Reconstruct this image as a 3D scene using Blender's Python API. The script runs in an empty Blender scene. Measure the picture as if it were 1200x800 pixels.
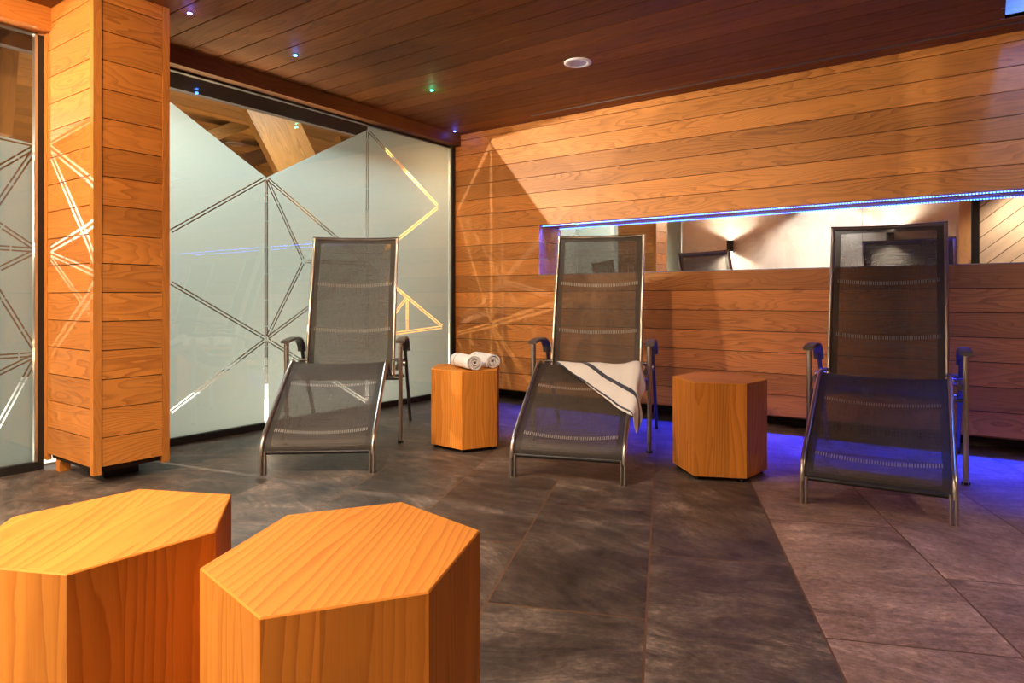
import bpy, math, random
from mathutils import Vector, Matrix
random.seed(7)
SC = bpy.context.scene
COL = SC.collection

# ------------------------------------------------------------------ camera
cam_d = bpy.data.cameras.new('camera'); cam = bpy.data.objects.new('camera', cam_d); COL.objects.link(cam)
cam.location = (0, 0, 0.9); cam.rotation_euler = (math.radians(90), 0, math.radians(35.6))
cam_d.sensor_width = 36; cam_d.lens = 36*781/1200; cam_d.shift_y = -50/1200
cam_d.clip_start = 0.02; cam_d.clip_end = 100
SC.camera = cam
SC.view_settings.view_transform = 'Standard'; SC.view_settings.look = 'None'
SC.view_settings.gamma = 1; SC.view_settings.use_curve_mapping = False
SC.view_settings.exposure = 0.0
W = bpy.data.worlds.new('world'); SC.world = W; W.use_nodes = True
W.node_tree.nodes['Background'].inputs[0].default_value = (1.0, 0.82, 0.66, 1)
W.node_tree.nodes['Background'].inputs[1].default_value = 0.02

def lamp(name, kind, loc, energy, color, size=0.1, target=None, size_y=None, spot=None, blend=0.3, parent=None):
    d = bpy.data.lights.new(name, kind); o = bpy.data.objects.new(name, d); COL.objects.link(o)
    d.energy = energy; d.color = color
    if kind == 'AREA':
        d.size = size
        if size_y: d.shape = 'RECTANGLE'; d.size_y = size_y
    else: d.shadow_soft_size = size
    if kind == 'SPOT': d.spot_size = math.radians(spot); d.spot_blend = blend
    o.location = loc
    if target is not None:
        o.rotation_euler = (Vector(target)-Vector(loc)).to_track_quat('-Z', 'Y').to_euler()
    if parent:
        o.parent = parent; o.matrix_parent_inverse = Matrix.Translation(parent.location).inverted()
    return o

# light levels
P_BEYOND_LAMP = 620     # spotlight beyond the glass (throws the line pattern)
P_BEYOND_LEFT = 420
P_BEYOND_FILL = 360
P_SCONCE = 210
P_FILL = 130
LED = 24.0
WARM = (1.0, 0.70, 0.42); NEUT = (1.0, 0.86, 0.70)

# ------------------------------------------------------------------ helpers
def link(me_name, me, mats, parent=None):
    o = bpy.data.objects.new(me_name, me); COL.objects.link(o)
    for m in (mats if isinstance(mats, (list, tuple)) else [mats]): me.materials.append(m)
    if parent: o.parent = parent
    return o

class MB:
    """collects geometry with uv and a tone value per face"""
    def __init__(s): s.v = []; s.f = []; s.uv = []; s.t = []; s.m = []; s.sm = []
    def face(s, pts, uvs=None, tone=0.5, mat=0, smooth=False):
        i = len(s.v); s.v += [tuple(p) for p in pts]; s.f.append(tuple(range(i, i+len(pts))))
        s.uv.append(uvs or [(0, 0)]*len(pts)); s.t.append(tone); s.m.append(mat); s.sm.append(smooth)
    def board(s, p, L, Wd, T, tone=None, ou=None, ov=None, mat=0):
        """box: origin corner p, length vector L, width vector Wd, thickness vector T; grain runs along L"""
        p, L, Wd, T = Vector(p), Vector(L), Vector(Wd), Vector(T)
        tone = random.random() if tone is None else tone
        ou = random.uniform(0, 50) if ou is None else ou; ov = random.uniform(0, 50) if ov is None else ov
        l, w, t = L.length, Wd.length, T.length
        def q(a, b, c): return p+L*a+Wd*b+T*c
        def F(cs, uv):
            pts = [q(*c) for c in cs]
            s.face(pts, [(ou+x, ov+y) for x, y in uv], tone, mat)
        flip = L.cross(Wd).dot(T) < 0
        fs = [([(0,0,1),(1,0,1),(1,1,1),(0,1,1)], [(0,0),(l,0),(l,w),(0,w)]),
              ([(0,1,0),(1,1,0),(1,0,0),(0,0,0)], [(0,w),(l,w),(l,0),(0,0)]),
              ([(0,0,0),(1,0,0),(1,0,1),(0,0,1)], [(0,-t),(l,-t),(l,0),(0,0)]),
              ([(0,1,1),(1,1,1),(1,1,0),(0,1,0)], [(0,w),(l,w),(l,w+t),(0,w+t)]),
              ([(1,0,0),(1,1,0),(1,1,1),(1,0,1)], [(l,0),(l,w),(l+t,w),(l+t,0)]),
              ([(0,0,1),(0,1,1),(0,1,0),(0,0,0)], [(0,0),(0,w),(-t,w),(-t,0)])]
        for c, uv in fs:
            if flip: c = c[::-1]; uv = uv[::-1]
            F(c, uv)
    def box(s, x0, x1, y0, y1, z0, z1, **k):
        d = (x1-x0, y1-y0, z1-z0); a = max(range(3), key=lambda i: d[i])
        ax = [Vector((d[0],0,0)), Vector((0,d[1],0)), Vector((0,0,d[2]))]
        L = ax[a]; r = [ax[i] for i in range(3) if i != a]
        r.sort(key=lambda v: -v.length)
        s.board((x0, y0, z0), L, r[0], r[1], **k)
    def grid(s, P, uv=None, tone=0.5, close=False, mat=0):
        """P[i][j] points, smooth quads with shared verts"""
        n, m = len(P), len(P[0]); b = len(s.v)
        for r in P: s.v += [tuple(p) for p in r]
        mm = m if close else m-1
        for i in range(n-1):
            for j in range(mm):
                j2 = (j+1) % m
                s.f.append((b+i*m+j, b+(i+1)*m+j, b+(i+1)*m+j2, b+i*m+j2))
                s.uv.append([uv(i, j), uv(i+1, j), uv(i+1, j+1), uv(i, j+1)] if uv else [(0,0)]*4)
                s.t.append(tone); s.m.append(mat); s.sm.append(True)
        return b
    def cap(s, P, rev=False, mat=0, tone=.5):
        s.face(P[::-1] if rev else P, None, tone, mat)
    def cyl(s, a, b, r, n=16, r2=None, mat=0):
        a, b = Vector(a), Vector(b); d = (b-a).normalized(); r2 = r if r2 is None else r2
        x = d.orthogonal().normalized(); y = d.cross(x)
        R0 = [a+(x*math.cos(t)+y*math.sin(t))*r for t in [2*math.pi*k/n for k in range(n)]]
        R1 = [b+(x*math.cos(t)+y*math.sin(t))*r2 for t in [2*math.pi*k/n for k in range(n)]]
        s.grid([R0, R1], close=True, mat=mat); s.cap(R0, True, mat); s.cap(R1, False, mat)
    def build(s, name, mats, parent=None, loc=None):
        me = bpy.data.meshes.new(name)
        o_ = Vector(loc) if loc is not None else Vector((0,0,0))
        me.from_pydata([tuple(Vector(v)-o_) for v in s.v], [], s.f)
        me.uv_layers.new(name='UVMap'); me.color_attributes.new('tone', 'FLOAT_COLOR', 'CORNER')
        uvl = me.uv_layers['UVMap']; ca = me.color_attributes['tone']
        k = 0
        for i, f in enumerate(s.f):
            for j in range(len(f)):
                uvl.data[k].uv = s.uv[i][j]; ca.data[k].color = (s.t[i],)*3+(1,); k += 1
            me.polygons[i].material_index = s.m[i]; me.polygons[i].use_smooth = s.sm[i]
        me.update()
        o = link(name, me, mats, parent)
        if loc is not None: o.location = loc
        return o

def thing(name, label, cat, loc=(0,0,0), rz=0, group=None):
    o = bpy.data.objects.new(name, None); COL.objects.link(o); o.empty_display_size = .1
    o.location = loc; o.rotation_euler = (0, 0, rz); o['label'] = label; o['category'] = cat
    if group: o['group'] = group
    return o
def tag(o, label, cat, group=None):
    o['label'] = label; o['category'] = cat
    if group: o['group'] = group
    return o
def struct(o, label=None, cat=None):
    o['kind'] = 'structure'
    if label: o['label'] = label
    if cat: o['category'] = cat
    return o
def copy_tree(o, parent=None):
    c = o.copy(); COL.objects.link(c)
    if parent: c.parent = parent
    for ch in list(o.children): copy_tree(ch, c)
    return c

# ------------------------------------------------------------------ node helpers
class NT:
    def __init__(s, name):
        s.mat = bpy.data.materials.new(name); s.mat.use_nodes = True; s.t = s.mat.node_tree
        s.t.nodes.clear(); s.out = s.t.nodes.new('ShaderNodeOutputMaterial')
    def n(s, typ, **k):
        nd = s.t.nodes.new('ShaderNode'+typ)
        for a, b in k.items(): setattr(nd, a, b)
        return nd
    def set(s, sock, v):
        if isinstance(v, bpy.types.NodeSocket): s.t.links.new(v, sock)
        elif v is not None: sock.default_value = v
    def math(s, op, a, b=None, c=None, clamp=False):
        nd = s.n('Math', operation=op, use_clamp=clamp)
        s.set(nd.inputs[0], a); s.set(nd.inputs[1], b)
        if c is not None: s.set(nd.inputs[2], c)
        return nd.outputs[0]
    def comb(s, x, y, z=0.0):
        nd = s.n('CombineXYZ'); s.set(nd.inputs[0], x); s.set(nd.inputs[1], y); s.set(nd.inputs[2], z); return nd.outputs[0]
    def sep(s, v):
        nd = s.n('SeparateXYZ'); s.set(nd.inputs[0], v); return nd.outputs
    def noise(s, vec, scale=1, detail=2, rough=.5, dist=0):
        nd = s.n('TexNoise'); s.set(nd.inputs['Vector'], vec); nd.inputs['Scale'].default_value = scale
        nd.inputs['Detail'].default_value = detail; nd.inputs['Roughness'].default_value = rough
        nd.inputs['Distortion'].default_value = dist
        return nd.outputs['Fac']
    def ramp(s, fac, stops):
        nd = s.n('ValToRGB'); s.set(nd.inputs[0], fac); e = nd.color_ramp.elements
        while len(e) < len(stops): e.new(0.5)
        for el, (p, c) in zip(e, stops):
            el.position = p; el.color = (tuple(c)+(1,)) if isinstance(c, (tuple, list)) else (c, c, c, 1)
        return nd.outputs[0]
    def mix(s, f, a, b, mode='MIX'):
        nd = s.n('Mix', data_type='RGBA', blend_type=mode)
        s.set(nd.inputs[0], f)
        for i, v in ((6, a), (7, b)):
            if isinstance(v, tuple): v = v if len(v) == 4 else v+(1,)
            s.set(nd.inputs[i], v)
        return nd.outputs[2]
    def bsdf(s, color, rough=.5, metal=0.0, spec=.5, normal=None, **k):
        nd = s.n('BsdfPrincipled')
        s.set(nd.inputs['Base Color'], color if not isinstance(color, tuple) else color+(1,))
        s.set(nd.inputs['Roughness'], rough); s.set(nd.inputs['Metallic'], metal)
        s.set(nd.inputs['Specular IOR Level'], spec)
        if normal: s.set(nd.inputs['Normal'], normal)
        for a, b in k.items(): s.set(nd.inputs[a.replace('_', ' ')], b)
        return nd.outputs[0]
    def bump(s, h, strength=.3, dist=.002):
        nd = s.n('Bump'); nd.inputs['Strength'].default_value = strength; nd.inputs['Distance'].default_value = dist
        s.set(nd.inputs['Height'], h); return nd.outputs[0]
    def mixs(s, f, a, b):
        nd = s.n('MixShader'); s.set(nd.inputs[0], f); s.set(nd.inputs[1], a); s.set(nd.inputs[2], b); return nd.outputs[0]
    def done(s, sh): s.t.links.new(sh, s.out.inputs[0]); return s.mat

def simple(name, color, rough=.5, metal=0.0, spec=.5, **k):
    t = NT(name); return t.done(t.bsdf(color, rough, metal, spec, **k))
def emit(name, color, strength):
    t = NT(name); e = t.n('Emission'); e.inputs[0].default_value = color+(1,); e.inputs[1].default_value = strength
    return t.done(e.outputs[0])

def wood(name, light, dark, ring=34, warp=17, fiber=.25, rough=.45, tonevar=.35, contrast=.75, stretch=1.1, spec=.35):
    t = NT(name)
    uv = t.n('UVMap'); uv.uv_map = 'UVMap'
    u, v, _ = t.sep(uv.outputs[0])
    tone = t.n('Attribute'); tone.attribute_name = 'tone'
    tn = tone.outputs['Fac']
    n1 = t.noise(t.comb(t.math('MULTIPLY', u, stretch), t.math('MULTIPLY', v, 6.5)), 1, 2.2, .45)
    f = t.math('ADD', t.math('MULTIPLY', v, ring), t.math('MULTIPLY', n1, warp))
    f = t.math('ADD', f, t.math('MULTIPLY', t.noise(t.comb(t.math('MULTIPLY', u, 14), t.math('MULTIPLY', v, 60)), 1, 2), .35))
    fr = t.math('FRACT', f)
    g = t.ramp(fr, [(0, 0.0), (.45, .12), (.82, .75), (.93, 1.0), (1.0, 0.0)])
    gv = t.noise(t.comb(t.math('MULTIPLY', u, 1.3), t.math('MULTIPLY', v, 4), 3.3), 1, 2)
    amt = t.math('MULTIPLY', g, t.math('MULTIPLY', t.ramp(gv, [(.3, .35), (.7, 1.0)]), contrast))
    fib = t.noise(t.comb(t.math('MULTIPLY', u, 5), t.math('MULTIPLY', v, 330)), 1, 3, .6)
    c = t.mix(amt, light, dark)
    c = t.mix(fiber, c, t.mix(fib, tuple(x*.55 for x in light), tuple(min(1, x*1.35) for x in light)))
    tv = t.math('ADD', t.math('MULTIPLY', tn, tonevar), 1-tonevar/2)
    big = t.math('ADD', t.math('MULTIPLY', t.noise(t.comb(t.math('MULTIPLY', u, 1.1), t.math('MULTIPLY', v, 9), 7), 1, 3), .5), .75)
    c = t.mix(1.0, c, t.comb(t.math('MULTIPLY', tv, big), t.math('MULTIPLY', tv, big), t.math('MULTIPLY', tv, big)), 'MULTIPLY')
    nb = t.bump(t.math('SUBTRACT', fib, t.math('MULTIPLY', g, .5)), .25, .0008)
    return t.done(t.bsdf(c, rough, 0, spec, nb))

M = {}
M['wall_wood'] = wood('wall_wood', (.66, .255, .054), (.27, .068, .010), tonevar=.5, contrast=.9)
M['column_wood'] = wood('column_wood', (.64, .24, .044), (.27, .07, .010), contrast=.9)
M['pale_trim'] = wood('pale_trim', (.54, .205, .04), (.32, .10, .015), spec=.2)
M['ceiling_wood'] = wood('ceiling_wood', (.235, .084, .017), (.085, .024, .004), ring=26, warp=9, contrast=.7, tonevar=.5, rough=.6, spec=.15)
M['beam_wood'] = wood('beam_wood', (.20, .072, .016), (.10, .03, .006), ring=26, warp=9, spec=.15)
M['stool_wood'] = wood('stool_wood', (.66, .245, .038), (.34, .09, .012), ring=46, warp=11, stretch=.8, tonevar=.3, rough=.55, contrast=.95, spec=.12)
M['attic_wood'] = wood('attic_wood', (.17, .07, .015), (.045, .016, .003), ring=30, warp=12)
M['attic_dark'] = wood('attic_dark', (.10, .042, .015), (.05, .018, .006))
M['white_wood'] = wood('white_wood', (.80, .69, .60), (.58, .45, .36), ring=22, warp=15, contrast=.5, tonevar=.15)
M['groove'] = simple('groove_backing', (.035, .014, .006), .9)
M['black'] = simple('black_metal', (.012, .011, .011), .45)
M['silver'] = simple('brushed_steel', (.52, .49, .45), .28, 1.0)
M['gunmetal'] = simple('gunmetal', (.17, .155, .14), .33, .85)
M['alu'] = simple('aluminium', (.72, .70, .66), .3, 1.0)
M['plastic_grey'] = simple('grey_plastic', (.10, .09, .085), .42)
M['mirror'] = simple('mirror_silver', (.93, .95, .94), .004, 1.0)
M['white_paint'] = simple('white_enamel', (.85, .85, .87), .5)
M['grey_grille'] = simple('grey_grille', (.55, .56, .60), .6)

def terry(name, stripes=None, base=(.80, .80, .83)):
    t = NT(name)
    uv = t.n('UVMap'); uv.uv_map = 'UVMap'
    u, v, _ = t.sep(uv.outputs[0])
    tc = t.n('TexCoord')
    n = t.noise(tc.outputs['Object'], 420, 2, .7)
    c = base+(1,)
    if stripes:
        a = None
        for lo, hi in stripes:
            m = t.math('MULTIPLY', t.math('GREATER_THAN', u, lo), t.math('LESS_THAN', u, hi))
            a = m if a is None else t.math('MAXIMUM', a, m)
        c = t.mix(a, base, (.022, .035, .075))
    return t.done(t.bsdf(c, .95, 0, .1, t.bump(n, .8, .003), Sheen_Weight=.4))
M['terry_drape'] = terry('terry_drape', [(.098, .124), (-.01, .0015)])
M['terry_roll'] = terry('terry_roll', [(.062, .068)])

def mesh_fabric():
    t = NT('mesh_sling')
    uv = t.n('UVMap'); uv.uv_map = 'UVMap'
    u, v, _ = t.sep(uv.outputs[0])        # u = |x| distance from the rail, v = along
    tc = t.n('TexCoord')
    weave = t.n('TexChecker'); weave.inputs['Scale'].default_value = 500
    t.set(weave.inputs[0], uv.outputs[0])
    n = t.noise(t.comb(t.math('MULTIPLY', u, 8), t.math('MULTIPLY', v, 260)), 1, 2)
    n2 = t.noise(t.comb(t.math('MULTIPLY', u, 260), t.math('MULTIPLY', v, 8), 4), 1, 2)
    nn = t.math('MULTIPLY', t.math('ADD', n, n2), .5)
    c = t.ramp(nn, [(.3, (.034, .027, .022)), (.7, (.074, .059, .048))])
    hem = t.math('LESS_THAN', u, .034)
    c = t.mix(hem, c, (.028, .022, .018))
    sh = t.bsdf(c, .55, 0, .35, t.bump(nn, .5, .001))
    tr = t.n('BsdfTransparent')
    fac = t.math('ADD', t.math('MULTIPLY', hem, .14), .82)
    return t.done(t.mixs(fac, tr.outputs[0], sh))
M['sling'] = mesh_fabric()
def strap_mat():
    t = NT('ribbed_strap')
    uv = t.n('UVMap'); uv.uv_map = 'UVMap'
    u, v, _ = t.sep(uv.outputs[0])
    rib = t.math('GREATER_THAN', t.math('FRACT', t.math('MULTIPLY', u, 95)), .45)
    sh = t.bsdf(t.mix(rib, (.09, .075, .065), (.33, .31, .29)), .4, 0, .6)
    tr = t.n('BsdfTransparent')
    return t.done(t.mixs(t.math('ADD', t.math('MULTIPLY', rib, .42), .20), tr.outputs[0], sh))
M['strap'] = strap_mat()

# slate floor -------------------------------------------------------
def floor_mat():
    t = NT('slate_tiles')
    tc = t.n('TexCoord'); X, Y, _ = t.sep(tc.outputs['Object'])
    ca, sa = math.cos(math.radians(22.8)), math.sin(math.radians(22.8))
    nn = t.math('ADD', t.math('MULTIPLY', X, ca), t.math('MULTIPLY', Y, sa))
    tt = t.math('ADD', t.math('MULTIPLY', X, -sa), t.math('MULTIPLY', Y, ca))
    S = t.math('DIVIDE', t.math('SUBTRACT', nn, .418), .465)
    si = t.math('FLOOR', S)
    T = t.math('ADD', t.math('ADD', t.math('DIVIDE', tt, .977), .045), t.math('MULTIPLY', t.math('FLOORED_MODULO', si, 2), .5))
    ti = t.math('FLOOR', T)
    wn = t.n('TexWhiteNoise', noise_dimensions='3D'); t.set(wn.inputs['Vector'], t.comb(si, ti, 1.7))
    r = wn.outputs['Value']; rc = t.sep(wn.outputs['Color'])
    def edge(fr, size):
        return t.math('MULTIPLY', t.math('MINIMUM', fr, t.math('SUBTRACT', 1, fr)), size)
    d = t.math('MINIMUM', edge(t.math('FRACT', S), .465), edge(t.math('FRACT', T), .977))
    grout = t.math('LESS_THAN', d, .0033)
    # per tile rotated cleft pattern
    ang = t.math('ADD', t.math('MULTIPLY', rc[0], 1.3), .55)
    cs = t.math('COSINE', ang); sn = t.math('SINE', ang)
    a = t.math('ADD', t.math('MULTIPLY', nn, cs), t.math('MULTIPLY', tt, sn))
    b = t.math('SUBTRACT', t.math('MULTIPLY', tt, cs), t.math('MULTIPLY', nn, sn))
    off = t.math('MULTIPLY', r, 40)
    vec = t.comb(t.math('MULTIPLY', a, 7), t.math('MULTIPLY', b, 2.2), off)
    streak = t.noise(vec, 1.6, 10, .72, 1.1)
    cloud = t.noise(t.comb(nn, tt, off), 2.6, 9, .72, .3)
    fine = t.noise(t.comb(t.math('MULTIPLY', a, 70), t.math('MULTIPLY', b, 42), off), 1, 5, .75, .3)
    m = t.math('ADD', t.math('MULTIPLY', streak, .45), t.math('MULTIPLY', cloud, .55))
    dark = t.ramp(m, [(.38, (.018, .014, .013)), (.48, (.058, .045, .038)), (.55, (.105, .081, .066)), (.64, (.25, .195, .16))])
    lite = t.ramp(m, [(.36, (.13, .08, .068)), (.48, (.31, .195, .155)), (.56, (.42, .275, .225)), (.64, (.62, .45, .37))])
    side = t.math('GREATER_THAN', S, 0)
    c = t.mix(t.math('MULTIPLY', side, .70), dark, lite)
    br = t.math('ADD', t.math('MULTIPLY', rc[1], .5), .75)
    br = t.math('MULTIPLY', br, t.math('ADD', t.math('MULTIPLY', fine, 2.4), -.2))
    c = t.mix(1.0, c, t.comb(br, br, br), 'MULTIPLY')
    c = t.mix(grout, c, (.12, .058, .028))
    h = t.math('ADD', t.math('MULTIPLY', fine, .6), t.math('MULTIPLY', streak, .9))
    h = t.math('SUBTRACT', h, grout)
    rough = t.math('ADD', t.math('MULTIPLY', fine, .25), .33)
    return t.done(t.bsdf(c, rough, 0, .42, t.bump(h, .45, .004)))
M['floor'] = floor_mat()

def stone_mat():
    t = NT('pale_stone')
    tc = t.n('TexCoord'); X, Y, Z = t.sep(tc.outputs['Object'])
    n = t.noise(tc.outputs['Object'], 1.6, 6, .6, 1.2)
    c = t.ramp(n, [(.3, (.50, .44, .39)), (.5, (.74, .70, .66)), (.7, (.86, .84, .81))])
    fx = t.math('FRACT', t.math('DIVIDE', t.math('ADD', X, 2.95), 1.5)); fz = t.math('FRACT', t.math('DIVIDE', Z, 1.2))
    j = t.math('MAXIMUM', t.math('LESS_THAN', fx, .004), t.math('LESS_THAN', fz, .004))
    c = t.mix(j, c, (.3, .26, .22))
    return t.done(t.bsdf(c, .5, 0, .3))
M['stone'] = stone_mat()
def plaster(name, col):
    t = NT(name); tc = t.n('TexCoord'); n = t.noise(tc.outputs['Object'], 2, 3)
    return t.done(t.bsdf(t.mix(n, tuple(x*.9 for x in col), col), .8, 0, .2))
M['teal_plaster'] = plaster('teal_plaster', (.50, .60, .58))
M['beige_tile'] = plaster('beige_tile', (.80, .74, .66))

# ------------------------------------------------------------------ shell
XG, YB, ZC = -4.08, 4.75, 2.42          # glass line, plank wall face, ceiling
MIRY = 4.925
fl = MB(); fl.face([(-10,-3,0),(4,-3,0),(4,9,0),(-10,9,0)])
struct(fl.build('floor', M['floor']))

# ceiling of boards running along the plank wall
ce = MB(); y = 2.666-.167*25
while y < YB+.2:
    y1 = min(y+.167, YB+.25)
    if not (y1 > 3.25 and y < 4.5):
        x = -4.05
        ce.board((x, y+.0045, ZC), (3.6-x-.0, 0, 0), (0, y1-y-.009, 0), (0, 0, .02))
    else:
        ce.board((-4.05, y+.0045, ZC), (4.12, 0, 0), (0, min(y1, YB+.25)-y-.009, 0), (0, 0, .02))
        if y1 > 4.5: ce.board((.07, 4.5, ZC), (3.5, 0, 0), (0, y1-4.5, 0), (0, 0, .02))
    y += .167
back = MB()
back.box(-4.05, .07, -1.6, 5.0, ZC+.021, ZC+.04, mat=1); back.box(.07, 3.6, -1.6, 3.25, ZC+.021, ZC+.04, mat=1)
ce.v_off = 0
def merge(a, b):
    k = len(a.v); a.v += b.v; a.f += [tuple(i+k for i in f) for f in b.f]; a.uv += b.uv; a.t += b.t; a.m += b.m; a.sm += b.sm
merge(ce, back)
struct(ce.build('ceiling', [M['ceiling_wood'], M['groove']]))

# recessed cove with blue light, top right of the picture
cv = MB()
for (x0, x1, y0, y1) in ((.05, .07, 3.25, 4.52), (1.6, 1.62, 3.25, 4.52), (.07, 1.6, 3.23, 3.25), (.07, 1.6, 4.5, 4.52)):
    cv.box(x0, x1, y0, y1, ZC+.001, ZC+.16)
cv.box(.05, 1.62, 3.23, 4.52, ZC+.16, ZC+.18)
cove = thing('ceiling_light_cove', 'blue lit recessed cove in the dark wooden ceiling above the right recliner', 'ceiling light', (.8, 3.9, ZC))
co = cv.build('recess_box', M['white_wood'], cove, None); co.location = (-.8, -3.9, -ZC)
ls = MB(); ls.box(.085, .10, 3.30, 4.30, ZC+.12, ZC+.135)
lo = ls.build('led_tape', emit('cove_led', (.05, .22, 1.0), 200), cove); lo.location = (-.8, -3.9, -ZC)

# plank wall with the long slot
SX0, SX1, SZ0, SZ1 = -3.115, .95, 1.105, 1.525
wb = MB()
XL, XR = -4.98, 3.5
def plank_row(mb, z0, z1, x0, x1, yf=YB, th=.02, gap=.0045):
    x = x0
    cuts = [x0]
    while x < x1:
        x += 20
        cuts.append(min(x, x1))
    for a, b in zip(cuts, cuts[1:]):
        if b-a < .01: continue
        mb.board((a+.0008, yf+th, z0+gap/2), (b-a-.0016, 0, 0), (0, 0, z1-z0-gap), (0, -th, 0))
lows = [SZ0-.1433*k for k in range(8)][::-1]
for a, b in zip(lows, lows[1:]): plank_row(wb, a, b, -4.07, XR)
for k in range(3): plank_row(wb, SZ0+.14*k, SZ0+.14*(k+1), -4.07, SX0)
for k in range(3): plank_row(wb, SZ0+.14*k, SZ0+.14*(k+1), SX1, XR)
z = SZ1
while z < ZC-.01:
    plank_row(wb, z, min(z+.14, ZC), -4.07, XR); z += .14
# backing, jambs, sill and soffit
bz = lows[0]
for (x0, x1, z0, z1) in ((-4.07, XR, bz+.001, SZ0-.02), (-4.07, XR, SZ1+.02, ZC), (-4.07, SX0-.02, SZ0-.02, SZ1+.02), (SX1+.02, XR, SZ0-.02, SZ1+.02)):
    wb.box(x0, x1, YB+.0205, YB+.045, z0, z1, mat=1)
wb.box(SX0-.02, SX1+.02, YB+.021, MIRY+.02, SZ1+.0005, SZ1+.02, tone=.2)
wb.box(SX0-.02, SX1+.02, YB+.021, MIRY+.02, SZ0-.02, SZ0-.0005, tone=.5)
for k in range(3):
    for xx in (SX0-.02, SX1):
        wb.board((xx, YB+.021, SZ0+.14*k+.002), (0, MIRY-YB, 0), (0, 0, .136), (.02, 0, 0))
# kickboard in the shadow gap, gap soffit
wb.box(-4.07, XR, YB+.24, YB+.26, .055, .16, tone=.3)
wb.box(-4.07, XR, YB+.26, YB+.28, 0, .16, mat=1)
wb.box(-4.07, XR, YB+.021, YB+.28, .16, .18, mat=1)
struct(wb.build('wall_back', [M['wall_wood'], M['groove']]))

mi = MB(); mi.box(SX0-.015, SX1+.015, MIRY, MIRY+.006, SZ0, SZ1)
tag(mi.build('wall_mirror', M['mirror'], None, ((SX0+SX1)/2, MIRY, SZ0)), 'long strip mirror recessed in the plank wall behind the recliners', 'mirror')

# led strip under the slot soffit
def led_mat():
    t = NT('blue_led_tape'); tc = t.n('TexCoord'); X, Y, Z = t.sep(tc.outputs['Object'])
    fr = t.math('ABSOLUTE', t.math('SUBTRACT', t.math('FRACT', t.math('DIVIDE', X, .0166)), .5))
    dot = t.math('LESS_THAN', fr, .2)
    e = t.n('Emission'); t.set(e.inputs[0], t.mix(dot, (.012, .07, 1.0), (.04, .12, 1.0)))
    t.set(e.inputs[1], t.math('ADD', t.math('MULTIPLY', dot, LED), LED*.3))
    return t.done(e.outputs[0])
led = thing('led_strip', 'blue light strip along the top edge of the mirror slot', 'light strip', ((SX0+SX1)/2, YB+.035, SZ1))
pb = MB(); pb.box(SX0+.005, SX1-.005, YB+.026, YB+.046, SZ1-.004, SZ1-.0005)
o = pb.build('channel', M['alu'], led); o.location = -led.location
tb = MB(); tb.box(SX0+.006, SX1-.006, YB+.030, YB+.042, SZ1-.008, SZ1-.0042)
o = tb.build('led_tape', led_mat(), led); o.location = -led.location
ll = lamp('led_glow', 'AREA', ((SX0+SX1)/2, YB+.036, SZ1-.0095), 135, (.012, .03, 1.0), SX1-SX0-.02, ((SX0+SX1)/2, YB+.036-.21, 0), size_y=.010, parent=led)
ll.data.spread = math.radians(72)
# polished sill edge that catches the blue
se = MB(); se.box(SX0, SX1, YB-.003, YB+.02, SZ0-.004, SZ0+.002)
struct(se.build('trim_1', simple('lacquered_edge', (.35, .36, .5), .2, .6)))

# beam over the glass
tr = MB()
tr.box(-4.10, -3.985, 1.79, YB, 2.315, ZC-.001, tone=.4)
struct(tr.build('trim_2', M['beam_wood']))
tr = MB(); tr.box(-4.10, -3.985, -1.0, 1.43, 2.30, ZC-.001, tone=.6)
struct(tr.build('trim_3', M['pale_trim']))
tr = MB(); tr.box(-4.36, -4.30, -1.0, YB-.01, 2.268, 2.62, tone=.2)
struct(tr.build('trim_4', simple('blackened_beam', (.016, .007, .004), .8)))

# walls behind and beside the camera (seen in the mirror)
YN = -.62
st = MB(); st.box(-4.6, -.317, YN-.1, YN, 0, ZC)
struct(st.build('wall_front', M['stone']))
st = MB(); st.box(-.317, -.19, YN-.08, YN+.02, 0, ZC, tone=.5)
struct(st.build('trim_5', wood('light_jamb', (.72, .46, .25), (.55, .33, .16))))
st = MB(); st.box(-.17, -.10, YN-.08, YN+.03, 0, ZC)
st.box(-.19, -.17, YN-.02, YN+.04, 0, 1.40)
struct(st.build('door_1', M['black']))
# slanting pale boards next to the door
pw = MB(); th = math.radians(40); cx, cz = 1.4, 1.2
x0, x1 = -.10, 3.5
def clip(poly, a, b, c):      # keep a*x+b*z<=c
    out = []
    for i in range(len(poly)):
        p, q = poly[i], poly[(i+1) % len(poly)]
        dp = a*p[0]+b*p[1]-c; dq = a*q[0]+b*q[1]-c
        if dp <= 0: out.append(p)
        if (dp < 0) != (dq < 0):
            s = dp/(dp-dq); out.append((p[0]+(q[0]-p[0])*s, p[1]+(q[1]-p[1])*s))
    return out
nx, nz = -math.sin(th), math.cos(th)
k = -30
while k < 30:
    lo, hi = k*.15+.004, (k+1)*.15-.004
    poly = [(x0, 0), (x1, 0), (x1, ZC), (x0, ZC)]
    poly = clip(poly, nx, nz, hi); poly = clip(poly, -nx, -nz, -lo)
    if len(poly) >= 3:
        ou, ov = random.uniform(0, 30), random.uniform(0, 30)
        uvs = [(ou+p[0]*nz-p[1]*nx, ov+p[0]*nx+p[1]*nz) for p in poly]
        pw.face([(p[0], YN, p[1]) for p in poly][::-1], uvs[::-1], random.random())
        for i in range(len(poly)):
            p, q = poly[i], poly[(i+1) % len(poly)]
            pw.face([(p[0], YN, p[1]), (q[0], YN, q[1]), (q[0], YN-.02, q[1]), (p[0], YN-.02, p[1])], None, .3)
    k += 1
pw.box(x0, x1, YN-.05, YN-.021, 0, ZC, mat=1)
struct(pw.build('wall_front_boards', [M['white_wood'], M['groove']]))
rw = MB(); z = 0
while z < ZC:
    rw.board((XR, -1.6, z+.002), (0, 6.7, 0), (0, 0, .138), (.02, 0, 0)); z += .14
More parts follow.
